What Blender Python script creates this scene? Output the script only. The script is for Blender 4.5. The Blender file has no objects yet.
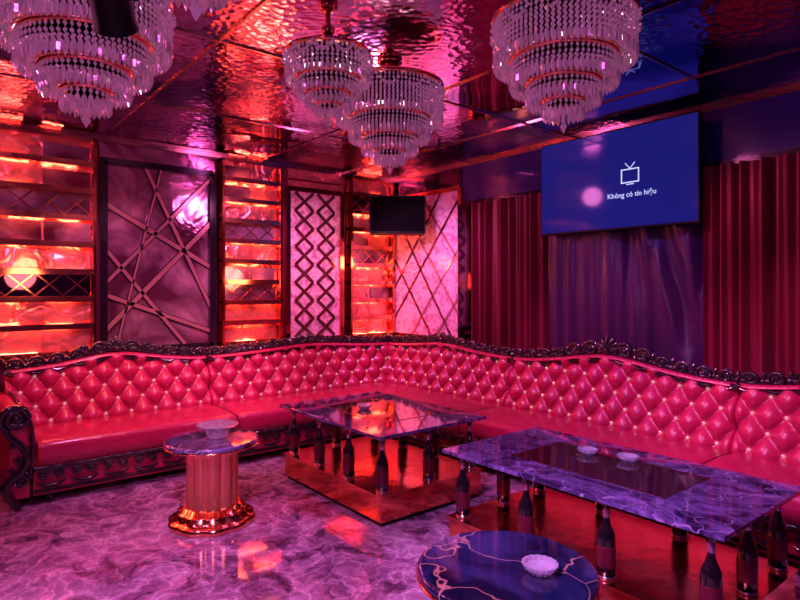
import bpy, math, random
from mathutils import Vector, Matrix
random.seed(7)
S=bpy.context.scene
S.view_settings.view_transform='Standard'
PI=math.pi
# ---------------------------------------------------------------- materials
def mat(name, base, metal=0.0, rough=0.5, emis=None, es=0.0, trans=0.0, coat=0.0, sheen=0.0, ior=None, coatr=.05):
    m=bpy.data.materials.new(name); m.use_nodes=True
    b=m.node_tree.nodes['Principled BSDF']
    b.inputs['Base Color'].default_value=(*base,1)
    b.inputs['Metallic'].default_value=metal
    b.inputs['Roughness'].default_value=rough
    if emis: 
        b.inputs['Emission Color'].default_value=(*emis,1); b.inputs['Emission Strength'].default_value=es
    b.inputs['Transmission Weight'].default_value=trans
    b.inputs['Coat Weight'].default_value=coat
    b.inputs['Coat Roughness'].default_value=coatr
    b.inputs['Sheen Weight'].default_value=sheen
    if ior: b.inputs['IOR'].default_value=ior
    return m
def N(m,t,**kw):
    n=m.node_tree.nodes.new(t)
    for k,v in kw.items(): setattr(n,k,v)
    return n
def L(m,a,b): m.node_tree.links.new(a,b)
def B(m): return m.node_tree.nodes['Principled BSDF']
def objco(m):
    return N(m,'ShaderNodeTexCoord').outputs['Object']
def noise(m,co,scale,detail=3,dist=0,rough=.5):
    n=N(m,'ShaderNodeTexNoise'); n.inputs['Scale'].default_value=scale; n.inputs['Detail'].default_value=detail
    n.inputs['Distortion'].default_value=dist; n.inputs['Roughness'].default_value=rough
    L(m,co,n.inputs['Vector']); return n
def ramp(m,fac,stops):
    r=N(m,'ShaderNodeValToRGB'); cr=r.color_ramp
    while len(cr.elements)<len(stops): cr.elements.new(.5)
    for e,(p,c) in zip(cr.elements,stops): e.position=p; e.color=(*c,1)
    L(m,fac,r.inputs['Fac']); return r.outputs['Color']
def bump(m,h,strength=.3,dist=.02):
    b=N(m,'ShaderNodeBump'); b.inputs['Strength'].default_value=strength; b.inputs['Distance'].default_value=dist
    L(m,h,b.inputs['Height']); L(m,b.outputs['Normal'],B(m).inputs['Normal'])
def warp(m,co,scale,amt):
    n=noise(m,co,scale,4)
    a=N(m,'ShaderNodeVectorMath',operation='MULTIPLY_ADD'); a.inputs[1].default_value=(amt,)*3
    L(m,n.outputs['Color'],a.inputs[0]); L(m,co,a.inputs[2]); return a.outputs[0]
def vor(m,co,scale,feature='DISTANCE_TO_EDGE'):
    v=N(m,'ShaderNodeTexVoronoi',feature=feature); v.inputs['Scale'].default_value=scale
    L(m,co,v.inputs['Vector']); return v.outputs['Distance']

LEATHER=mat('pink_leather',(.47,.015,.085),0,.38,coat=.4,coatr=.2)
bump(LEATHER,noise(LEATHER,objco(LEATHER),60,4).outputs['Fac'],.12,.004)
LEATHER2=mat('pink_leather_seat',(.42,.016,.08),0,.30,coat=.45,coatr=.16)
bump(LEATHER2,noise(LEATHER2,objco(LEATHER2),7,4,.5).outputs['Fac'],.4,.03)
BLACKWOOD=mat('black_lacquer',(.015,.010,.018),.2,.14,coat=1)
STUD=mat('crystal_button',(1,.78,.7),.8,.15,emis=(1,.5,.5),es=.3)  # buttons are no light source; a faint glow is put into the material
GOLD=mat('rose_gold',(1,.40,.24),1,.16)
bump(GOLD,noise(GOLD,objco(GOLD),5,2).outputs['Fac'],.15,.03)
GOLDCOL=mat('brushed_rose_gold',(1,.42,.24),.9,.27)
COPPER=mat('copper_mirror',(.85,.24,.13),1,.12)
bump(COPPER,noise(COPPER,objco(COPPER),4,2).outputs['Fac'],.12,.03)
CHROME=mat('rose_chrome',(.85,.45,.45),.7,.16)
BLACK=mat('black_plastic',(.003,.003,.004),0,.5); B(BLACK).inputs['Specular IOR Level'].default_value=.25
GRILLE=mat('speaker_grille',(.002,.002,.003),.0,.8); B(GRILLE).inputs['Specular IOR Level'].default_value=.08
BOTTLE=mat('black_bottle_glass',(.008,.006,.010),0,.06,coat=1)
LABEL=mat('bottle_label',(.14,.010,.03),.3,.3)
FOIL=mat('bottle_foil',(.75,.6,.75),1,.2)
CRYSTAL=mat('crystal',(.92,.70,.86),.3,.06,emis=(1,.35,.7),es=.05,trans=.45,ior=1.7)  # weak pink emission stands in for bulb light caught in the crystals
GLASS=mat('ashtray_glass',(.9,.82,1),0,.04,trans=.6,ior=1.5,coat=1)
BULB=mat('warm_bulb',(1,.8,.7),0,.4,emis=(1,.6,.6),es=8)
GLOWW=mat('added_warm_glow',(1,.35,.25),0,.4,emis=(1,.155,.09),es=30)  # glowing material for strips added to brighten the gold panels

FLOOR=mat('marble_floor',(.5,.4,.5),0,.06,coat=.6)
co=objco(FLOOR); w=warp(FLOOR,co,2.2,1.3)
v1=vor(FLOOR,w,4.2); v2=vor(FLOOR,warp(FLOOR,co,6,.5),13)
c1=ramp(FLOOR,v1,[(0,(.88,.64,.78)),(.03,(.46,.26,.40)),(.2,(.24,.11,.21)),(1,(.11,.04,.11))])
c2=ramp(FLOOR,v2,[(0,(.75,.53,.66)),(.045,(.31,.17,.27)),(1,(.21,.10,.19))])
nf=noise(FLOOR,w,2.6,8,.9,.68)
mx=N(FLOOR,'ShaderNodeMixRGB',blend_type='SCREEN'); mx.inputs[0].default_value=.6
L(FLOOR,c1,mx.inputs[1]); L(FLOOR,c2,mx.inputs[2])
mx2=N(FLOOR,'ShaderNodeMixRGB',blend_type='MULTIPLY'); mx2.inputs[0].default_value=.88
L(FLOOR,mx.outputs[0],mx2.inputs[1]); L(FLOOR,ramp(FLOOR,nf.outputs['Fac'],[(.38,(.15,.06,.12)),(.49,(.75,.58,.72)),(.58,(1,1,1))]),mx2.inputs[2])
L(FLOOR,mx2.outputs[0],B(FLOOR).inputs['Base Color'])

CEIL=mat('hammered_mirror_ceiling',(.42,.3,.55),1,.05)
co=objco(CEIL)
h1=noise(CEIL,co,1.3,2).outputs['Fac']; h2=vor(CEIL,warp(CEIL,co,3,.15),22,'F1')
nm=noise(CEIL,co,.8,2).outputs['Fac']
msk=ramp(CEIL,nm,[(.42,(.0,.0,.0)),(.52,(.2,.2,.2))])
ad=N(CEIL,'ShaderNodeMath',operation='MULTIPLY'); L(CEIL,h2,ad.inputs[0]); L(CEIL,msk,ad.inputs[1])
ad2=N(CEIL,'ShaderNodeMath',operation='ADD'); L(CEIL,ad.outputs[0],ad2.inputs[0]); L(CEIL,h1,ad2.inputs[1])
bump(CEIL,ad2.outputs[0],.32,.05)
L(CEIL,ramp(CEIL,noise(CEIL,co,1.1,4).outputs['Fac'],[(.40,(.10,.06,.28)),(.54,(.95,.56,.82))]),B(CEIL).inputs['Base Color'])  # bright and dark tint patches stand in for reflected light
L(CEIL,ramp(CEIL,nm,[(.42,(.04,.04,.04)),(.52,(.14,.14,.14))]),B(CEIL).inputs['Roughness'])

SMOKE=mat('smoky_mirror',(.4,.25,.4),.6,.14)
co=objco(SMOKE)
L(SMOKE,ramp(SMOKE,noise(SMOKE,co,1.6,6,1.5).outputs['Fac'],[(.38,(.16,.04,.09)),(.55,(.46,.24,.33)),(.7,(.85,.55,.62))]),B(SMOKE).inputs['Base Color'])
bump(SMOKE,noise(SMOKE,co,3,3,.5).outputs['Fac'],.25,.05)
DARKMIRROR=mat('dark_mirror',(.16,.08,.18),1,.06)
bump(DARKMIRROR,noise(DARKMIRROR,objco(DARKMIRROR),1.5,2).outputs['Fac'],.12,.05)
BLUEGLOSS=mat('blue_gloss_band',(.025,.02,.17),.2,.2,coat=1)
WALLM=mat('wine_wall',(.16,.012,.05),.2,.3)
bump(WALLM,noise(WALLM,objco(WALLM),20,3).outputs['Fac'],.1,.01)
WALLD=mat('dark_purple_wall',(.09,.02,.16),.1,.35)
bump(WALLD,noise(WALLD,objco(WALLD),15,3).outputs['Fac'],.1,.01)
PINKP=mat('pink_panel',(.85,.38,.62),0,.3,coat=.4)
co=objco(PINKP)
L(PINKP,ramp(PINKP,noise(PINKP,co,16,5,1).outputs['Fac'],[(.38,(.56,.22,.40)),(.55,(.95,.66,.80))]),B(PINKP).inputs['Base Color'])
HGOLD=mat('hammered_gold',(1,.38,.29),.8,.24)
co=objco(HGOLD); bump(HGOLD,noise(HGOLD,co,5,2,.5).outputs['Fac'],.55,.08)
TILES=mat('mosaic_mirror_tiles',(.5,.2,.3),.8,.12)
ck=N(TILES,'ShaderNodeTexChecker'); ck.inputs['Scale'].default_value=45
ck.inputs['Color1'].default_value=(.8,.25,.25,1); ck.inputs['Color2'].default_value=(.03,.005,.02,1)
L(TILES,objco(TILES),ck.inputs['Vector']); L(TILES,ck.outputs['Color'],B(TILES).inputs['Base Color'])
REDV=mat('red_velvet_curtain',(.17,.004,.028),0,.42,sheen=.08)
BLUEV=mat('violet_satin_curtain',(.045,.010,.06),0,.28,sheen=.1)
SCREEN=mat('tv_screen',(.005,.005,.03),0,.08,emis=(.012,.012,.20),es=.8)
B(SCREEN).inputs['Specular IOR Level'].default_value=.15
ICON=mat('screen_icon',(.3,.4,.6),0,.5,emis=(.55,.7,1),es=.9)
def marble(name,a,b,vein,sc=3.,vw=.02):
    m=mat(name,a,0,.05,coat=1)
    co=objco(m); w=warp(m,co,1.5,1.3)
    n=noise(m,w,sc,7,1.2,.6).outputs['Fac']
    base=ramp(m,n,[(.4,a),(.62,b)])
    vv=vor(m,w,sc*.9)
    vc=ramp(m,vv,[(0,(1,1,1)),(vw,(0,0,0))])
    mxx=N(m,'ShaderNodeMixRGB'); L(m,vc,mxx.inputs[0]); L(m,base,mxx.inputs[1]); mxx.inputs[2].default_value=(*vein,1)
    L(m,mxx.outputs[0],B(m).inputs['Base Color']); return m
MARB=marble('violet_marble',(.014,.009,.055),(.20,.12,.38),(.45,.32,.6),5,.016)
MARBD=marble('dark_marble',(.004,.006,.03),(.03,.035,.15),(.55,.28,.22),2.2,.010)
INSET=mat('black_glass_inset',(.03,.005,.012),0,.04,coat=1)
GOLDTRIM=mat('brass_trim',(.6,.34,.3),1,.2)

# ---------------------------------------------------------------- mesh builder
class MB:
    def __init__(s): s.v=[];s.f=[];s.m=[];s.s=[];s.mats=[]
    def mi(s,m):
        if m not in s.mats: s.mats.append(m)
        return s.mats.index(m)
    def add(s,vs,fs,m,smooth=False):
        o=len(s.v); s.v+= [tuple(v) for v in vs]; k=s.mi(m)
        for f in fs: s.f.append([i+o for i in f]); s.m.append(k); s.s.append(smooth)
    def box(s,a,b,m):
        x0,x1=sorted((a[0],b[0]));y0,y1=sorted((a[1],b[1]));z0,z1=sorted((a[2],b[2]))
        vs=[(x0,y0,z0),(x1,y0,z0),(x1,y1,z0),(x0,y1,z0),(x0,y0,z1),(x1,y0,z1),(x1,y1,z1),(x0,y1,z1)]
        s.add(vs,[(0,3,2,1),(4,5,6,7),(0,1,5,4),(1,2,6,5),(2,3,7,6),(3,0,4,7)],m)
    def obox(s,c,ax,ay,az,m):
        c=Vector(c);ax=Vector(ax);ay=Vector(ay);az=Vector(az)
        vs=[c+i*ax+j*ay+k*az for k in(-1,1) for j in(-1,1) for i in(-1,1)]
        s.add(vs,[(0,2,3,1),(4,5,7,6),(0,1,5,4),(1,3,7,5),(3,2,6,7),(2,0,4,6)],m)
    def grid(s,fn,nu,nv,m,smooth=True,closeu=False):
        vs=[fn(i/nu,j/nv) for j in range(nv+1) for i in range(nu+(0 if closeu else 1))]
        W=nu if closeu else nu+1; fs=[]
        for j in range(nv):
            for i in range(nu):
                i2=(i+1)%W
                fs.append((j*W+i,j*W+i2,(j+1)*W+i2,(j+1)*W+i))
        s.add(vs,fs,m,smooth)
    def lathe(s,prof,c,m,seg=32,smooth=True,rf=None):
        cx,cy,cz=c; vs=[];fs=[]
        for r,z in prof:
            for i in range(seg):
                a=2*PI*i/seg; rr=r*(rf(a) if rf else 1)
                vs.append((cx+rr*math.cos(a),cy+rr*math.sin(a),cz+z))
        for j in range(len(prof)-1):
            for i in range(seg):
                k=(i+1)%seg; fs.append((j*seg+i,j*seg+k,(j+1)*seg+k,(j+1)*seg+i))
        s.add(vs,fs,m,smooth)
        o=[tuple(range(seg))[::-1]] ; t=[tuple((len(prof)-1)*seg+i for i in range(seg))]
        n=len(s.v)-len(vs); k=s.mi(m)
        for f in o+t: s.f.append([i+n for i in f]); s.m.append(k); s.s.append(False)
    def tube(s,pts,rad,m,seg=8,flat=1.0):
        pts=[Vector(p) for p in pts]; n=len(pts); vs=[];fs=[]
        if not hasattr(rad,'__len__'): rad=[rad]*n
        t0=(pts[1]-pts[0]).normalized()
        up=Vector((0,0,1)) if abs(t0.z)<.9 else Vector((1,0,0))
        nr=(up-t0*up.dot(t0)).normalized()
        for i in range(n):
            t=(pts[min(i+1,n-1)]-pts[max(i-1,0)])
            if t.length<1e-9: t=t0.copy()
            t.normalize(); nr=(nr-t*nr.dot(t)); nr.normalize(); bn=t.cross(nr)
            for k in range(seg):
                a=2*PI*k/seg; vs.append(pts[i]+(nr*math.cos(a)+bn*math.sin(a)*flat)*rad[i])
        for i in range(n-1):
            for k in range(seg):
                q=(k+1)%seg; fs.append((i*seg+k,i*seg+q,(i+1)*seg+q,(i+1)*seg+k))
        s.add(vs,fs,m,True)
        s.add(vs[:seg],[tuple(range(seg))[::-1]],m); s.add(vs[-seg:],[tuple(range(seg))],m)
    def octa(s,c,r,h,m,rot=0):
        x,y,z=c; a=r*math.cos(rot); b=r*math.sin(rot)
        vs=[(x+a,y+b,z),(x-b,y+a,z),(x-a,y-b,z),(x+b,y-a,z),(x,y,z+h),(x,y,z-h)]
        s.add(vs,[(0,1,4),(1,2,4),(2,3,4),(3,0,4),(1,0,5),(2,1,5),(3,2,5),(0,3,5)],m)
    def prism(s,c,r,h,m,rot=0):
        x,y,z=c; vs=[]
        for rr,zz in ((.25,1),(.8,.6),(.8,-.35)):
            for i in range(4):
                a=rot+i*PI/2; vs.append((x+r*rr*math.cos(a),y+r*rr*math.sin(a),z+h*zz))
        vs.append((x,y,z-h)); fs=[(3,2,1,0)]
        for j in (0,1):
            for i in range(4):
                k=(i+1)%4; fs.append((j*4+i,j*4+k,(j+1)*4+k,(j+1)*4+i)[::-1])
        for i in range(4): fs.append((8+i,8+(i+1)%4,12)[::-1])
        s.add(vs,[f[::-1] for f in fs],m)
    def ball(s,c,r,m,seg=10):
        n=max(5,seg//2+1)
        s.lathe([(max(.02,math.sin(PI*j/n))*r,-math.cos(PI*j/n)*r) for j in range(n+1)],c,m,seg)
    def obj(s,name,parent=None,bevel=0,loc=None):
        me=bpy.data.meshes.new(name); me.from_pydata(s.v,[],s.f)
        for m in s.mats: me.materials.append(m)
        me.polygons.foreach_set('material_index',s.m); me.polygons.foreach_set('use_smooth',s.s)
        me.update(); o=bpy.data.objects.new(name,me); S.collection.objects.link(o)
        if parent: o.parent=parent
        if bevel:
            b=o.modifiers.new('bevel','BEVEL'); b.width=bevel; b.segments=3; b.limit_method='ANGLE'
        return o
def empty(name,loc=(0,0,0)):
    e=bpy.data.objects.new(name,None); S.collection.objects.link(e); e.empty_display_size=.1; return e

# ---------------------------------------------------------------- room
X1,Y1,H=7.4,-6.2,2.8
def slab(name,a,b,m):
    q=MB(); q.box(a,b,m); return q.obj(name)
slab('floor',(-.1,.1,-.1),(X1+.1,Y1-.1,0),FLOOR)
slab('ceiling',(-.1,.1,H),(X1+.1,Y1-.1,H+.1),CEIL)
slab('wall_left',(-.1,.1,0),(0,Y1-.1,H),WALLM)
slab('wall_back',(0,.1,0),(X1,0,H),WALLD)
slab('wall_right',(X1,.1,0),(X1+.1,Y1-.1,H),WALLD)
slab('wall_front',(0,Y1,0),(X1,Y1-.1,H),WALLM)
t=MB()
for x in (1.3,2.6,3.9,5.2,6.5): t.box((x-.008,0,H-.008),(x+.008,Y1,H),GOLDTRIM)
for y in (-.7,-1.75,-3.2,-4.6): t.box((0,y-.008,H-.009),(X1,y+.008,H),GOLDTRIM)
t.obj('trim_1')
t=MB(); t.box((0,-.02,H-.03),(X1,0,H),GOLDTRIM); t.box((0,0,H-.03),(.02,Y1,H),GOLDTRIM)
t.obj('trim_2')
t=MB(); t.box((1.2,-.012,2.40),(X1,0,2.77),BLUEGLOSS); t.box((1.2,-.03,2.36),(X1,0,2.40),BLACKWOOD)
t.obj('trim_3')
t=MB(); t.box((0,-.015,0),(X1,0,.1),BLACKWOOD); t.obj('baseboard_back')
t=MB(); t.box((0,0,0),(.015,Y1,.1),BLACKWOOD); t.obj('baseboard_left')

def strip(q,p,a,b,w,th,m,axis):
    a=Vector(a);b=Vector(b);d=(b-a);l=d.length/2;d.normalize();n=Vector((-d.y,d.x));c=(a+b)/2
    if axis=='x': q.obox((p,c.x,c.y),(0,d.x*l,d.y*l),(0,n.x*w/2,n.y*w/2),(th/2,0,0),m)
    else: q.obox((c.x,p,c.y),(d.x*l,0,d.y*l),(n.x*w/2,0,n.y*w/2),(0,th/2,0),m)
# ---- left wall panels (x = 0 plane)
def gold_panel(name,y0,y1,z0,z1,rows,seed,dark):
    r=random.Random(seed); root=empty(name); q=MB(); glow=MB()
    q.box((0,y0,z0),(.02,y1,z1),HGOLD)
    q.box((0,y0,z0),(.12,y0+.025,z1),COPPER); q.box((0,y1-.025,z0),(.12,y1,z1),COPPER)
    dz=(z1-z0)/rows
    for i in range(rows):
        z=z0+i*dz
        q.box((0,y0,z),(.11,y1,z+.022),GOLD)
        q.box((.1,y0,z-.018),(.112,y1,z+.03),GOLD)
        if i not in dark:
            wd=y1-y0-.16; n=2 if wd<.8 else 4
            for s in range(n):
                c=y0+.08+wd*(s+.25+.5*r.random())/n; hw=wd/n*(.18+.26*r.random())
                a=max(y0+.05,c-hw); b=min(y1-.05,c+hw)
                glow.box((.07,a,z+dz-.012),(.092,b,z+dz),GLOWW)  # added glow segments, scattered so the gold lights up in patches
                if r.random()<.4: glow.box((.07,a,z+.022),(.09,b,z+.029),GLOWW)
            for j in range(n):
                a=y0+.03+(y1-y0-.06)*j/n; b=y0+.03+(y1-y0-.06)*(j+1)/n
                dd=.022+.04*r.random(); zz=.7+.2*r.random()
                q.box((0,a+.006,z+.03),(dd,b-.006,z+dz*zz),HGOLD if r.random()<.8 else SMOKE)
        else:
            q.box((0,y0+.03,z+.03),(.024,y1-.03,z+dz),SMOKE if r.random()<.6 else DARKMIRROR)
            n=max(2,int((y1-y0)/.2)); s=(y1-y0-.06)/n
            for j in range(n):
                a=y0+.03+j*s
                strip(q,.028,(a,z+.035),(a+s,z+dz-.005),.012,.008,GOLD,'x')
                strip(q,.0285,(a+s,z+.035),(a,z+dz-.005),.012,.008,GOLD,'x')
    q.box((0,y0,z1-.03),(.12,y1,z1),GOLD)
    q.obj('shelves',root); glow.obj('added_glow_strips',root)
gold_panel('gold_mirror_wall_panel',-4.75,-3.27,.95,2.76,8,1,(2,5))
gold_panel('gold_mirror_wall_panel',-2.17,-1.53,.95,2.76,9,2,(2,5))
gold_panel('gold_mirror_wall_panel',-.68,-.06,.95,2.76,9,3,(4,7))

root=empty('smoky_mirror_wall_panel')
q=MB(); y0,y1,z0,z1=-3.2,-2.24,.95,2.6
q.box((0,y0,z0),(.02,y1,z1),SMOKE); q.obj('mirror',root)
q=MB()
for a,b in (((y0,z0),(y0,z1)),((y1,z0),(y1,z1)),((y0,z1),(y1,z1)),((y0,z0),(y1,z0))): strip(q,.03,a,b,.06,.06,BLACKWOOD,'x')
q.box((0,y0-.03,z1+.03),(.03,y1+.03,2.76),SMOKE)
q.obj('frame',root)
q=MB()
def yz(u,v): return (y0+(y1-y0)*u,z0+(z1-z0)*v)
for a,b,w in ((yz(0,.78),yz(1,.45),.040),(yz(.02,.36),yz(1,.98),.03),(yz(0,.55),yz(.75,0),.03),(yz(0,.1),yz(1,.72),.04),
              (yz(.35,1),yz(1,.2),.03),(yz(0,.3),yz(1,.08),.035),(yz(.1,0),yz(.5,.98),.018)):
    strip(q,.028,a,b,w+.014,.014,BLACKWOOD,'x')
    strip(q,.034,a,b,w,.022,CHROME,'x')
q.obj('diagonal_strips',root)

root=empty('diamond_mosaic_wall_panel')
q=MB(); y0,y1,z0,z1=-1.43,-.76,.95,2.55
q.box((0,y0,z0),(.03,y1,z1),PINKP); q.obj('panel',root)
q=MB()
for cx in (y0+.2,y1-.2):
    n=8;dz=(z1-z0-.06)/n
    for i in range(n):
        za=z0+.03+i*dz; s=1 if i%2 else -1
        strip(q,.035,(cx-s*.11,za),(cx+s*.11,za+dz),.034,.014,TILES,'x')
        strip(q,.0355,(cx+s*.11,za),(cx-s*.11,za+dz),.034,.014,TILES,'x')
q.obj('mosaic_diamonds',root)
q=MB()
for a,b in (((y0,z0),(y0,z1)),((y1,z0),(y1,z1)),((y0,z1),(y1,z1)),((y0,z0),(y1,z0))): strip(q,.035,a,b,.05,.05,COPPER,'x')
q.box((0,y0,z1+.03),(.05,y1,z1+.09),HGOLD);q.box((0,y0,z1+.11),(.05,y1,2.76),HGOLD)
q.obj('frame',root)
root=empty('lattice_mirror_wall_panel')
q=MB(); x0,x1,z0,z1=.04,1.2,.95,2.55
q.box((x0,-.03,z0),(x1,0,z1),PINKP); q.obj('panel',root)
q=MB()
def xz(u,v): return (x0+(x1-x0)*u,z0+(z1-z0)*v)
for a,b in (((0,.95),(.9,0)),((0,.6),(.62,0)),((.1,1),(1,.15)),((.45,1),(1,.5)),((0,.3),(.75,1)),((0,.08),(1,.95)),((.3,0),(1,.62)),((.65,0),(1,.3)),((0,.7),(.3,1))):
    strip(q,-.036,xz(*a),xz(*b),.024,.014,TILES if a[0]<.1 else CHROME,'y')
q.obj('diagonal_strips',root)
q=MB()
for a,b in (((x0,z0),(x0,z1)),((x1,z0),(x1,z1)),((x0,z1),(x1,z1)),((x0,z0),(x1,z0))): strip(q,-.03,a,b,.05,.05,COPPER,'y')
q.box((x0,-.03,z1+.03),(x1,0,2.76),DARKMIRROR)
q.obj('frame',root)

# ---- curtains
def curtain(name,xa,xb,m,folds,amp,seed,zt=2.36,drape=0):
    r=random.Random(seed); ph=[r.uniform(0,6) for _ in range(4)]
    def fn(u,v):
        x=xa+(xb-xa)*u; z=.03+(zt-.03)*v
        k=2*PI*folds
        s=.62*math.sin(k*u+ph[0]+1.6*math.sin(7*u+ph[1]))+.38*math.sin(k*1.7*u+ph[2]+.8*v+math.sin(11*u))
        if drape: s=.3*s+.7*math.sin(16*u+4*v*drape+3.5*math.sin(3*v+5*u)+ph[3])
        return (x,-.072-amp*s,z)
    q=MB(); q.grid(fn,int(90*(xb-xa)+folds*14),30,m); return q.obj(name)
curtain('velvet_curtain',1.42,2.355,REDV,9,.06,1)
curtain('satin_drape',2.36,3.70,BLUEV,7,.048,2,drape=1.3)
curtain('velvet_curtain',3.705,5.4,REDV,15,.06,3)
q=MB(); q.box((1.22,-.09,0),(1.42,0,2.36),DARKMIRROR); q.obj('column_mirror')

# ---------------------------------------------------------------- sofa
sofa=empty('sectional_sofa')
def TL(u,n,z): return (n,-u,z)
def TR(u,n,z): return (u,-n,z)
NB=.14
def sec_back(T,u0,u1,amp,name):
    q=MB(); Wd=u1-u0; zb=.36
    def ztop(t):
        return .875+amp*(math.sin(PI*t)**2*.75+.25*math.sin(PI*t)**8)
    du=.195; dv=.225
    nu=int(Wd/.0105); nv=50; nr=10
    nn=max(2,round(Wd/du)); du=Wd/nn
    def fn(i,j):
        t=i/nu; u=u0+.004+(Wd-.008)*t; zt=ztop(t)
        e=min(u-u0,u1-u)/.05; e=1-max(0,1-e)**2 if e<1 else 1
        if j<=nv:
            v=j/nv; z=zb+(zt-.03-zb)*v
            n=.36-.13*v
            a=(u-u0)/du+ (z-zb)/dv; b=(u-u0)/du-(z-zb)/dv
            sa=abs(math.sin(PI*a/1)); sb=abs(math.sin(PI*b/1))
            h=(sa*sb)**.5 if sa*sb>0 else 0
            n=n-.055+.07*h+.035*e
            return T(u,n,z)
        k=(j-nv)/nr; ang=k*PI*.6
        r=.03
        n=.235+.035*e; n0=n-r
        if k<1:
            return T(u,n0+r*math.cos(ang),zt-.03+r*math.sin(ang))
        return T(u,NB,zt-.02)
    vs=[];W=nu+1
    rows=nv+nr
    for j in range(rows+1):
        for i in range(W): vs.append(fn(i,j))
    for i in range(W):
        u=u0+.004+(Wd-.008)*i/nu; vs.append(T(u,NB,.1))
    fs=[]
    for j in range(rows+1):
        for i in range(nu): fs.append((j*W+i,j*W+i+1,(j+1)*W+i+1,(j+1)*W+i))
    R=rows+2
    fs.append(tuple(j*W for j in range(R))); fs.append(tuple(j*W+nu for j in range(R))[::-1])
    q.add(vs,fs,LEATHER,True)
    o=q.obj('back_'+name,sofa)
    q=MB()
    m=int(nn*2)
    for r in range(0,8):
        z=zb+r*dv/2
        for c in range(0,m+1):
            if (c+r)%2: continue
            u=u0+c*du/2
            t=(u-u0)/Wd
            if t<.02 or t>.98: continue
            zt=ztop(t)
            if z>zt-.05 or z<zb+.09: continue
            v=(z-zb)/(zt-.03-zb)
            q.ball(T(u,.36-.13*v-.006,z),.0135,STUD,8)
    q.obj('buttons_'+name,sofa)
    # carved crest rail
    q=MB()
    M=int(Wd/.012); pts=[];rad=[]
    for i in range(M+1):
        t=i/M; u=u0+Wd*t; pts.append(T(u,.205,ztop(t)+.014)); rad.append(.032+.008*math.sin(u*2*PI/.06))
    q.tube(pts,rad,BLACKWOOD,10)
    pts=[T(u0+Wd*i/M,.252,ztop(i/M)-.018) for i in range(M+1)]
    q.tube(pts,[.012+.003*math.sin(i*1.3) for i in range(M+1)],BLACKWOOD,6)
    n=max(2,int(Wd/.14))
    for i in range(n):
        t=(i+.5)/n; u=u0+Wd*t; s=-1 if t<.5 else 1
        scroll(q,T,u,.235,ztop(t)+.034,.05,s,BLACKWOOD,th=.014)
        q.tube([T(u+s*(-.075+.15*w),.255,ztop(t)-.025-.026*math.sin(PI*w)) for w in (0,.25,.5,.75,1)],[.004,.012,.016,.012,.003],BLACKWOOD,6)
        # small upright acanthus leaf between the scrolls
        q.tube([T(u+s*(.07+.012*w),.225,ztop(t)+.035+.045*w) for w in (0,.3,.6,1)],[.010,.017,.012,.002],BLACKWOOD,6)
    uc=(u0+u1)/2; zc=ztop(.5)+.025
    k=max(.95,min(1.4,amp/.075))
    for s in(-1,1):
        scroll(q,T,uc+s*.11*k,.235,zc+.014,.055*k,-s,BLACKWOOD,th=.014)
        scroll(q,T,uc+s*.22*k,.235,zc-.003,.045*k,s,BLACKWOOD,th=.014)
        q.tube([T(uc+s*(.04+.3*k*w),.225,zc+.035*math.sin(w*7)+.01-.04*w) for w in [x/12 for x in range(13)]],[.019*(1-.8*x/12) for x in range(13)],BLACKWOOD,8)
    for a in range(-3,4):
        an=a*.42; ln=.10*k*(1-.06*abs(a))
        d=(math.sin(an),math.cos(an))
        q.tube([T(uc+d[0]*ln*w,.225+.012*math.sin(w*3),zc+.0+d[1]*ln*w) for w in (0,.25,.5,.75,1)],[.009,.017,.02,.015,.003],BLACKWOOD,8)
    q.ball(T(uc,.25,zc+.01),.025,BLACKWOOD,12)
    q.obj('carved_rail_'+name,sofa)
def scroll(q,T,u,n,z,r,s,m,turns=1.6,seg=7,th=.011,ph=0):
    pts=[];rad=[]
    K=22
    for i in range(K+1):
        w=i/K; a=ph+w*turns*2*PI; rr=r*(1-.82*w)
        pts.append(T(u+s*rr*math.cos(a),n,z+rr*math.sin(a)*.9)); rad.append(th*(r/.034)**.5*(1-.5*w)*(0.55+.45*min(1,w*5)))
    q.tube(pts,rad,m,seg)
    q.ball(T(u,n,z),r*.26,m,8)
def seat(T,u0,u1,name,n0=.30,n1=.93):
    q=MB(); nu,nv=40,26
    prof=[]
    r=.055
    prof=[(n0,.445)]
    for i in range(1,9): prof.append((n0+(n1-r-n0)*i/8,.445+.012*math.sin(PI*i/8)))
    for i in range(1,8):
        a=i/7*PI/2; prof.append((n1-r+r*math.sin(a),.445-r+r*math.cos(a)))
    prof+=[(n1+.002,.36),(n1+.001,.33),(n1-.012,.28),(n0,.28)]
    vs=[];W=nu+1
    for n,z in prof:
        for i in range(W):
            t=i/nu; u=u0+.004+(u1-u0-.008)*t
            e=min(t,1-t)*(u1-u0)/.03; e=1-max(0,1-e)**2 if e<1 else 1
            vs.append(T(u,n-.008*(1-e)*(n>n0+.1),z-(.014*(1-e) if z>.33 else 0)))
    fs=[(j*W+i,j*W+i+1,(j+1)*W+i+1,(j+1)*W+i) for j in range(len(prof)-1) for i in range(nu)]
    fs.append(tuple(j*W for j in range(len(prof)))); fs.append(tuple(j*W+nu for j in range(len(prof))))
    q.add(vs,fs,LEATHER2,True); q.obj('seat_'+name,sofa)
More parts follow.
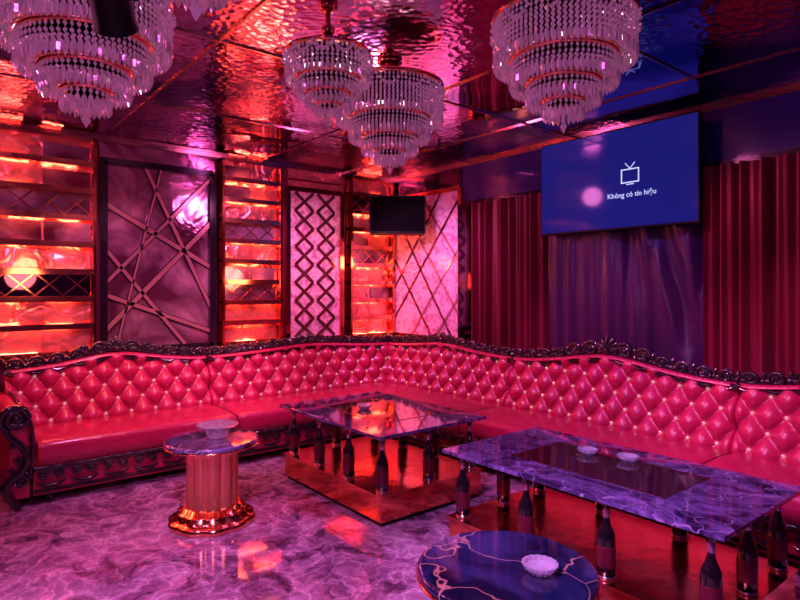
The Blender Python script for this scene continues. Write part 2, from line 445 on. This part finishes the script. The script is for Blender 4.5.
def apron(T,u0,u1,name):
    q=MB()
    def bx(a,b,m):
        q.box(T(*a),T(*b),m)
    bx((u0,NB+.01,.07),(u1,.87,.285),LEATHER)
    bx((u0,.86,.235),(u1,.905,.282),BLACKWOOD)
    bx((u0,.86,.085),(u1,.885,.11),BLACKWOOD)
    M=int((u1-u0)/.02)
    q.tube([T(u0+(u1-u0)*i/M,.905,.262) for i in range(M+1)],[.014+.005*math.sin(i*1.6) for i in range(M+1)],BLACKWOOD,8)
    n=max(1,int((u1-u0)/.2)); 
    for i in range(n):
        u=u0+(u1-u0)*(i+.5)/n
        scroll(q,T,u-.045,.9,.205,.036,1,BLACKWOOD); scroll(q,T,u+.045,.9,.205,.036,-1,BLACKWOOD)
        q.tube([T(u-.09+.18*w,.9,.16-.03*math.sin(PI*w)) for w in [x/8 for x in range(9)]],[.006,.01,.013,.015,.018,.015,.013,.01,.006],BLACKWOOD,7)
    for u in (u0+.1,u1-.1):
        q.lathe([(.03,0),(.034,.02),(.022,.05),(.03,.09),(.042,.12)],T(u,.84,0),BLACKWOOD,12)
        q.lathe([(.03,0),(.034,.02),(.022,.05),(.03,.09)],T(u,.2,0),BLACKWOOD,12)
    q.obj('base_'+name,sofa)
secL=[(.2,2.36,.05),(2.36,3.93,.085)]
secR=[(.2,2.07,.06),(2.07,3.98,.10),(3.98,5.35,.08)]
for i,(a,b,am) in enumerate(secL): sec_back(TL,a,b,am,'left_%d'%(i+1))
for i,(a,b,am) in enumerate(secR): sec_back(TR,a,b,am,'right_%d'%(i+1))
seat(TL,.93,2.36,'left_1'); seat(TL,2.36,3.80,'left_2')
seat(TR,.3,2.07,'right_1'); seat(TR,2.07,3.98,'right_2'); seat(TR,3.98,5.3,'right_3')
apron(TL,.9,3.82,'left'); apron(TR,.14,5.32,'right')
def arm(T,u,s,name):
    q=MB()
    prof=[(-.02,.07),(-.02,.42),(-.01,.52),(-.03,.6),(-.02,.66),(.04,.70),(.11,.69),(.155,.64),(.15,.57),(.11,.52),(.09,.44),(.10,.3),(.11,.07)]
    ns=[NB+.02,.2,.4,.6,.8,.86,.885]
    vs=[]
    for n in ns:
        for (a,z) in prof: vs.append(T(u+s*a,n,z))
    W=len(prof); fs=[]
    for j in range(len(ns)-1):
        for i in range(W):
            k=(i+1)%W; fs.append((j*W+i,j*W+k,(j+1)*W+k,(j+1)*W+i))
    fs.append(tuple(range(W))); fs.append(tuple((len(ns)-1)*W+i for i in range(W)))
    q.add(vs,fs,LEATHER,True)
    o=q.obj('arm_'+name,sofa); sb=o.modifiers.new('b','BEVEL'); sb.width=.008; sb.segments=2
    q=MB()
    scroll(q,T,u+s*.065,.9,.62,.1,s,BLACKWOOD,2.1,10,.016,ph=-1.2)
    scroll(q,T,u+s*.03,.9,.2,.06,-s,BLACKWOOD,1.8,8,.014)
    P=[(.13,.55),(.10,.5),(.04,.44),(0,.38),(0,.31),(.04,.25),(.1,.21),(.13,.15),(.10,.09),(.06,.03),(.05,.0)]
    q.tube([T(u+s*a,.9,max(.015,z)) for a,z in P],[.018,.022,.026,.03,.03,.028,.03,.034,.03,.026,.03],BLACKWOOD,10)
    P=[(-.02,.6),(-.03,.5),(-.035,.4),(-.03,.3),(-.01,.2)]
    q.tube([T(u+s*a,.9,z) for a,z in P],[.012,.016,.016,.014,.01],BLACKWOOD,8)
    for a,z,r in ((.05,.33,.03),(.075,.44,.026),(.09,.27,.022)): scroll(q,T,u+s*a,.905,z,r,s,BLACKWOOD)
    q.tube([T(u+s*(.04),n,.71) for n in [NB+.03+i*.03 for i in range(25)]],[.012+.004*math.sin(i*2) for i in range(25)],BLACKWOOD,8)
    q.obj('carved_arm_'+name,sofa)
arm(TL,3.86,1,'left'); arm(TR,5.36,1,'right')
q=MB(); q.lathe([(.05,0),(.06,.03),(.045,.5),(.05,.85),(.06,.9),(.035,.95),(.01,.99)],(.20,-.20,.0),BLACKWOOD,14); q.obj('corner_post',sofa)

# ---------------------------------------------------------------- tables
BP=[(.012,0),(.036,.0),(.04,.006),(.04,.17),(.037,.195),(.022,.225),(.0155,.25),(.015,.30),(.019,.302),(.019,.32),(.03,.33),(.03,.345)]
def coffee_table(x0,x1,y0,y1,ht=.58,sl=.19):
    root=empty('coffee_table')
    q=MB(); q.box((x0+.03,y0+.03,.03),(x1-.03,y1-.03,sl),COPPER)
    q.obj('copper_base',root,.004)
    q=MB(); q.box((x0+.05,y0+.05,0),(x1-.05,y1-.05,.03),BLACK); q.box((x0+.02,y0+.02,sl),(x1-.02,y1-.02,sl+.012),GOLD)
    q.obj('plinth',root)
    q=MB(); q.box((x0,y0,ht-.022),(x1,y1,ht),MARB); q.obj('marble_top',root,.004)
    q=MB(); dx=(x1-x0)*.22;dy=(y1-y0)*.25
    q.box((x0+dx,y0+dy,ht-.001),(x1-dx,y1-dy,ht+.002),INSET); 
    q.obj('glass_inset',root)
    q=MB()
    for a,b in (((x0+dx,y0+dy),(x1-dx,y0+dy)),((x0+dx,y1-dy),(x1-dx,y1-dy)),((x0+dx,y0+dy),(x0+dx,y1-dy)),((x1-dx,y0+dy),(x1-dx,y1-dy))):
        q.box((a[0]-.003,a[1]-.003,ht-.001),(b[0]+.003,b[1]+.003,ht+.003),GOLDTRIM)
    q.obj('inset_trim',root)
    pos=[]
    ins=.085
    for i in range(4):
        x=x0+ins+(x1-x0-2*ins)*i/3
        pos+=[(x,y0+ins),(x,y1-ins)]
    for x in (x0+ins,x1-ins):
        pos.append((x,(y0+y1)/2))
    k=(ht-.022-(sl+.012))/.345
    for n,(x,y) in enumerate(pos):
        q=MB(); q.lathe([(r,z*k) for r,z in BP],(x,y,sl+.012),BOTTLE,20)
        q.lathe([(.0405,.05*k),(.0408,.052*k),(.0408,.14*k),(.0405,.142*k)],(x,y,sl+.012),LABEL,20)
        q.lathe([(.0165,.262*k),(.0168,.265*k),(.0165,.30*k),(.016,.302*k)],(x,y,sl+.012),FOIL,16)
        q.lathe([(.031,.331*k),(.032,.333*k),(.032,.342*k),(.031,.344*k)],(x,y,sl+.012),FOIL,16)
        q.lathe([(.0408,.0),(.044,.002),(.044,.012),(.041,.016)],(x,y,sl+.012),FOIL,20)
        q.obj('bottle_leg_%d'%(n+1),root)
coffee_table(1.38,2.70,-2.22,-1.26)
coffee_table(3.13,4.66,-2.10,-1.24)

def pedestal(x,y,ht,R,topm,rc=.15,rb=.27):
    root=empty('side_table')
    q=MB(); q.lathe([(R-.02,ht-.035),(R,ht-.028),(R,ht-.008),(R-.012,ht)],(x,y,0),topm,56); q.obj('round_top',root)
    q=MB(); q.lathe([(R-.03,ht-.04),(R+.004,ht-.036),(R+.004,ht-.028),(R-.03,ht-.026)],(x,y,0),GOLD,56); q.obj('rim',root)
    q=MB(); fl=lambda a:.94+.13*abs(math.sin(a*5))
    q.lathe([(rc*1.05,.075),(rc*.96,.12),(rc*.96,ht-.1),(rc*1.08,ht-.06),(rc*1.2,ht-.04)],(x,y,0),GOLDCOL,200,rf=fl); q.obj('fluted_column',root)
    q=MB(); fl2=lambda a:.95+.06*abs(math.sin(a*5))
    q.lathe([(rb-.01,0),(rb,.01),(rb,.035),(rb-.015,.045),(rb*.82,.05),(rb*.8,.085),(rb*.78,.09),(rc*1.2,.093),(rc*1.1,.12)],(x,y,0),GOLD,120,rf=fl2)
    q.obj('base',root)
def bowl(x,y,z,r,name,h=.05,flare=1.35):
    q=MB(); f=lambda a:1+.07*abs(math.cos(a*8))
    q.lathe([(r*.6,0),(r*.7,.004),(r,h*.6),(r*flare,h),(r*flare-.008,h),(r*.9,h*.62),(r*.55,.012),(.004,.011)],(x,y,z+.001),GLASS,64,smooth=False,rf=f)
    q.obj(name)
pedestal(1.89,-2.96,.535,.29,MARB,.16,.27)
pedestal(4.19,-2.77,.50,.32,MARBD,.16,.28)
bowl(1.90,-2.93,.535,.075,'crystal_bowl',.085,1.7)
bowl(4.30,-2.72,.50,.055,'glass_ashtray',.035,1.1)
bowl(3.72,-1.55,.582,.05,'glass_ashtray',.03,1.1)
bowl(3.93,-1.50,.582,.05,'glass_ashtray',.03,1.1)
bowl(1.95,-1.80,.582,.05,'glass_ashtray',.035,1.1)

# ---------------------------------------------------------------- chandeliers
def chandelier(x,y,R,zb,light=6):
    root=empty('crystal_chandelier'); k=R/.31
    zt=zb+.46*k if zb+.46*k<2.72 else 2.70
    hh=zt-zb
    g=MB()
    g.lathe([(.07*k,H-.0),(.075*k,H-.015),(.05*k,H-.03),(.012,H-.035)][::-1],(x,y,0),GOLD,24)
    g.lathe([(.012,zt-.05),(.012,H-.02)],(x,y,0),GOLD,12)
    if H-zt>.1: g.ball((x,y,(H+zt)/2),.035*k+.01,GOLD,16)
    tiers=[(1.0,1.0,.54),(.93,.9,.58),(.76,.60,.32),(.70,.52,.36),(.52,.37,.15),(.46,.32,.19),(.28,.2,.02),(.13,.12,0.)]
    for i,(r,a,b) in enumerate(tiers):
        rr=R*r; z=zb+hh*a
        if i in (0,2,4,6):
            g.lathe([(rr-.012,z),(rr+.008,z+.002),(rr+.010,z+.02*k),(rr-.008,z+.024*k),(rr-.012,z)],(x,y,0),GOLD,48)
            for j in range(4):
                a2=j*PI/2+.4; g.tube([(x,y,z+.015),(x+rr*math.cos(a2),y+rr*math.sin(a2),z+.012)],.005,GOLD,6)
    g.lathe([(.04*k,zb+hh*.3),(.05*k,zb+hh*.5),(.04*k,zb+hh*.9),(.012,zt)],(x,y,0),GOLD,16)
    g.obj('gold_frame',root)
    c=MB(); sp=.022
    for i,(r,a,b) in enumerate(tiers):
        rr=R*r; n=max(6,int(2*PI*rr/sp)); z0=zb+hh*a; z1=zb+hh*b
        drop=.050*k+.006; rest=z0-z1-drop; nb=max(1,round(rest/.021)); d=rest/nb
        for j in range(n):
            an=2*PI*(j+.5*(i%2))/n; px,py=x+rr*math.cos(an),y+rr*math.sin(an); ro=random.random()*1.5
            for q_ in range(nb):
                c.octa((px,py,z0-d*(q_+.5)),.0085,d*.52,CRYSTAL,ro+q_)
            c.prism((px,py,z1+drop/2),.0105,drop/2,CRYSTAL,ro)
    n=14
    for j in range(n):
        for w in range(7):
            an=2*PI*(j+w/7)/n; zz=zb+hh*.98-.06*k*math.sin(PI*w/7)
            c.octa((x+(R+.012)*math.cos(an),y+(R+.012)*math.sin(an),zz),.010,.012,CRYSTAL,an)
    c.octa((x,y,zb-.015),.018,.03,CRYSTAL)
    c.obj('crystal_strings',root)
    b=MB()
    for j in range(6):
        an=j*PI/3; b.ball((x+R*.45*math.cos(an),y+R*.45*math.sin(an),zb+hh*.75),.014,BULB,10)
    b.obj('bulbs',root)
    l=bpy.data.lights.new('chandelier_light','POINT'); l.energy=light; l.color=(1,.42,.68); l.shadow_soft_size=.04
    o=bpy.data.objects.new('chandelier_light',l); o.location=(x,y,zb+hh*.62); S.collection.objects.link(o); o.parent=root
chandelier(4.09,-2.29,.29,2.20)
chandelier(3.04,-3.91,.31,2.17,5)
chandelier(2.94,-2.33,.30,2.19)
chandelier(3.29,-2.96,.19,2.28,2.5)
chandelier(4.07,-3.85,.26,2.24,4)

# ---------------------------------------------------------------- TV
tv=empty('wall_television')
q=MB(); q.box((2.36,-.20,1.955),(3.72,-.155,2.74),BLACK); q.obj('bezel',tv,.006)
q=MB(); q.box((2.372,-.203,1.972),(3.708,-.198,2.728),SCREEN); q.obj('screen',tv)
q=MB(); q.box((2.8,-.157,2.2),(3.3,0,2.5),BLACK); q.obj('wall_bracket',tv)
q=MB(); yy=-.205
cx,cz=3.20,2.36
def ln(a,b,w=.009): strip(q,yy,a,b,w,.003,ICON,'y')
ln((cx-.07,cz-.05),(cx+.07,cz-.05));ln((cx-.07,cz+.05),(cx+.07,cz+.05));ln((cx-.07,cz-.054),(cx-.07,cz+.054));ln((cx+.07,cz-.054),(cx+.07,cz+.054))
ln((cx,cz+.055),(cx-.04,cz+.1),.006);ln((cx,cz+.055),(cx+.04,cz+.1),.006); ln((cx-.03,cz-.065),(cx+.03,cz-.065),.007)
q.obj('no_signal_icon',tv)
cu=bpy.data.curves.new('no_signal_text','FONT'); cu.body='Kh\u00f4ng c\u00f3 t\u00edn hi\u1ec7u'; cu.size=.055; cu.align_x='CENTER'; cu.extrude=.001
o=bpy.data.objects.new('no_signal_text',cu); o.location=(3.21,-.206,2.20); o.rotation_euler=(PI/2,0,0); S.collection.objects.link(o); cu.materials.append(ICON); o.parent=tv

# ---------------------------------------------------------------- corner speaker
sp=empty('corner_speaker')
c=Vector((.62,-.42,2.28)); f=Vector((.778,-.628,0)); r=Vector((.628,.778,0)); up=Vector((0,0,1))
q=MB(); q.obox(c,r*.30,f*.15,up*.2,BLACK); q.obj('cabinet',sp,.01)
q=MB(); q.obox(c+f*.152,r*.28,f*.006,up*.18,GRILLE); q.obj('grille',sp)
q=MB(); q.tube([c-f*.14,Vector((.1,-.08,2.3))],.02,BLACK,8); q.obox((.06,-.05,2.3),r*.08,f*.03,up*.08,BLACK); q.tube([(.1,-.08,2.3),(.0,-.04,2.3)],.025,BLACK,8)
q.obj('wall_bracket',sp)

def par(x,y,z,rot,R=.07):
    root=empty('stage_spotlight')
    d=Vector((math.cos(rot)*.7,math.sin(rot)*.7,-.7)).normalized()
    q=MB(); c=Vector((x,y,z))
    P=[c-d*.12,c-d*.11,c-d*.05,c,c+d*.07,c+d*.1]
    q.tube(P,[R*.4,R*.8,R,R,R*1.05,R*1.12],BLACK,20)
    q.obj('housing',root)
    q=MB(); s=d.cross(Vector((0,0,1))).normalized()
    q.tube([c-s*(R+.015),c-s*(R+.015)+Vector((0,0,.14)),c+s*(R+.015)+Vector((0,0,.14)),c+s*(R+.015)],.01,BLACK,8)
    q.tube([c+Vector((0,0,.14)),(x,y,H)],.012,BLACK,8); q.lathe([(.05,-.02),(.05,0)],(x,y,H),BLACK,16)
    q.tube([c-s*(R+.02),c+s*(R+.02)],.008,BLACK,6)
    q.obj('yoke',root)
    q=MB(); q.tube([c+d*.101,c+d*.104],R*.95,BLACKWOOD,20); q.obj('lens',root)
par(3.60,-3.95,2.41,PI-.5,.06)

# ---------------------------------------------------------------- lights
K=1.5
def point(loc,e,col,r=.12):  # added point lights without fixtures, to fill and tint the room
    l=bpy.data.lights.new('added_fill','POINT'); l.energy=e*K; l.color=col; l.shadow_soft_size=r
    o=bpy.data.objects.new('added_fill_'+str(len(bpy.data.objects)),l); o.location=loc; S.collection.objects.link(o)
def spot(loc,tgt,e,col,ang=70,r=.06,blend=.7):  # added spots without fixtures, aimed at the parts to brighten
    l=bpy.data.lights.new('spot','SPOT'); l.energy=e*K; l.color=col; l.shadow_soft_size=r; l.spot_size=math.radians(ang); l.spot_blend=blend
    o=bpy.data.objects.new('added_spot_'+str(len(bpy.data.objects)),l); o.location=loc
    o.rotation_euler=(Vector(tgt)-Vector(loc)).to_track_quat('-Z','Y').to_euler(); S.collection.objects.link(o)
PK=(1,.2,.58); MG=(1,.2,.85); BL=(.2,.12,1); WM=(1,.3,.14)
point((5.2,-4.9,2.4),20,(1,.25,.9),.15)
point((2.2,-4.6,2.3),12,(1,.2,.55),.12)
point((1.9,-1.7,2.5),15,(1,.2,.65),.1)
spot((2.0,-3.2,2.7),(.2,-3.0,.8),105,PK,66)
spot((1.9,-1.9,2.7),(.1,-1.6,1.0),105,PK,72)
spot((1.5,-2.0,2.7),(1.0,-.1,1.1),95,MG,66)
spot((1.9,-1.4,2.4),(.0,-1.1,1.9),25,(1,.42,.7),40)
spot((1.5,-1.6,2.4),(.7,0,1.8),27,(1,.42,.8),46)
spot((3.0,-2.0,2.7),(3.1,-.3,.5),115,PK,60)
spot((4.6,-2.2,2.7),(4.6,-.3,.5),100,PK,58)
spot((1.2,-.8,2.3),(1.9,0,1.6),9,(1,.1,.35),90)
spot((3.6,-.9,2.3),(4.5,0,1.6),14,(1,.08,.38),90)
spot((3.3,-1.3,2.7),(3.1,0,1.4),30,(.3,.12,1),60)
spot((3.9,-3.4,2.7),(3.9,-1.6,.5),120,(.45,.28,1),58)
spot((3.0,-3.7,2.72),(2.2,-3.3,0),400,(1,.33,.9),90)
spot((4.4,-4.3,2.72),(3.6,-3.0,0),290,(.92,.33,1),86)
spot((1.0,-3.2,2.5),(.35,-2.7,.5),45,WM,60)
spot((3.4,-3.6,2.2),(1.9,-2.96,.3),45,(1,.42,.25),16)  # added warm spot to brighten the gold pedestal column
spot((2.6,-3.4,1.9),(2.3,-3.2,2.8),9,(1,.3,.75),110)  # added uplight in mid-air, brightens the hammered ceiling
spot((5.0,-1.0,1.9),(5.0,-.6,2.8),8,BL,110)  # added blue uplight in mid-air, tints the ceiling on this side
point((.5,-1.85,1.6),4,(1,.25,.14),.12); point((.5,-3.75,1.6),5,(1,.25,.14),.12); point((.45,-.5,1.8),3,(1,.25,.14),.08)  # added warm points for orange glow around the gold panels
w=bpy.data.worlds.new('w'); S.world=w; w.use_nodes=True
w.node_tree.nodes['Background'].inputs[0].default_value=(.02,.005,.03,1)

cam=bpy.data.cameras.new('camera'); cam.sensor_width=36; cam.lens=26.5; cam.shift_y=-.015; cam.clip_start=.05
o=bpy.data.objects.new('camera',cam); o.location=(5.6,-4.4,1.5); o.rotation_euler=(PI/2,0,math.radians(51.1)); S.collection.objects.link(o); S.camera=o
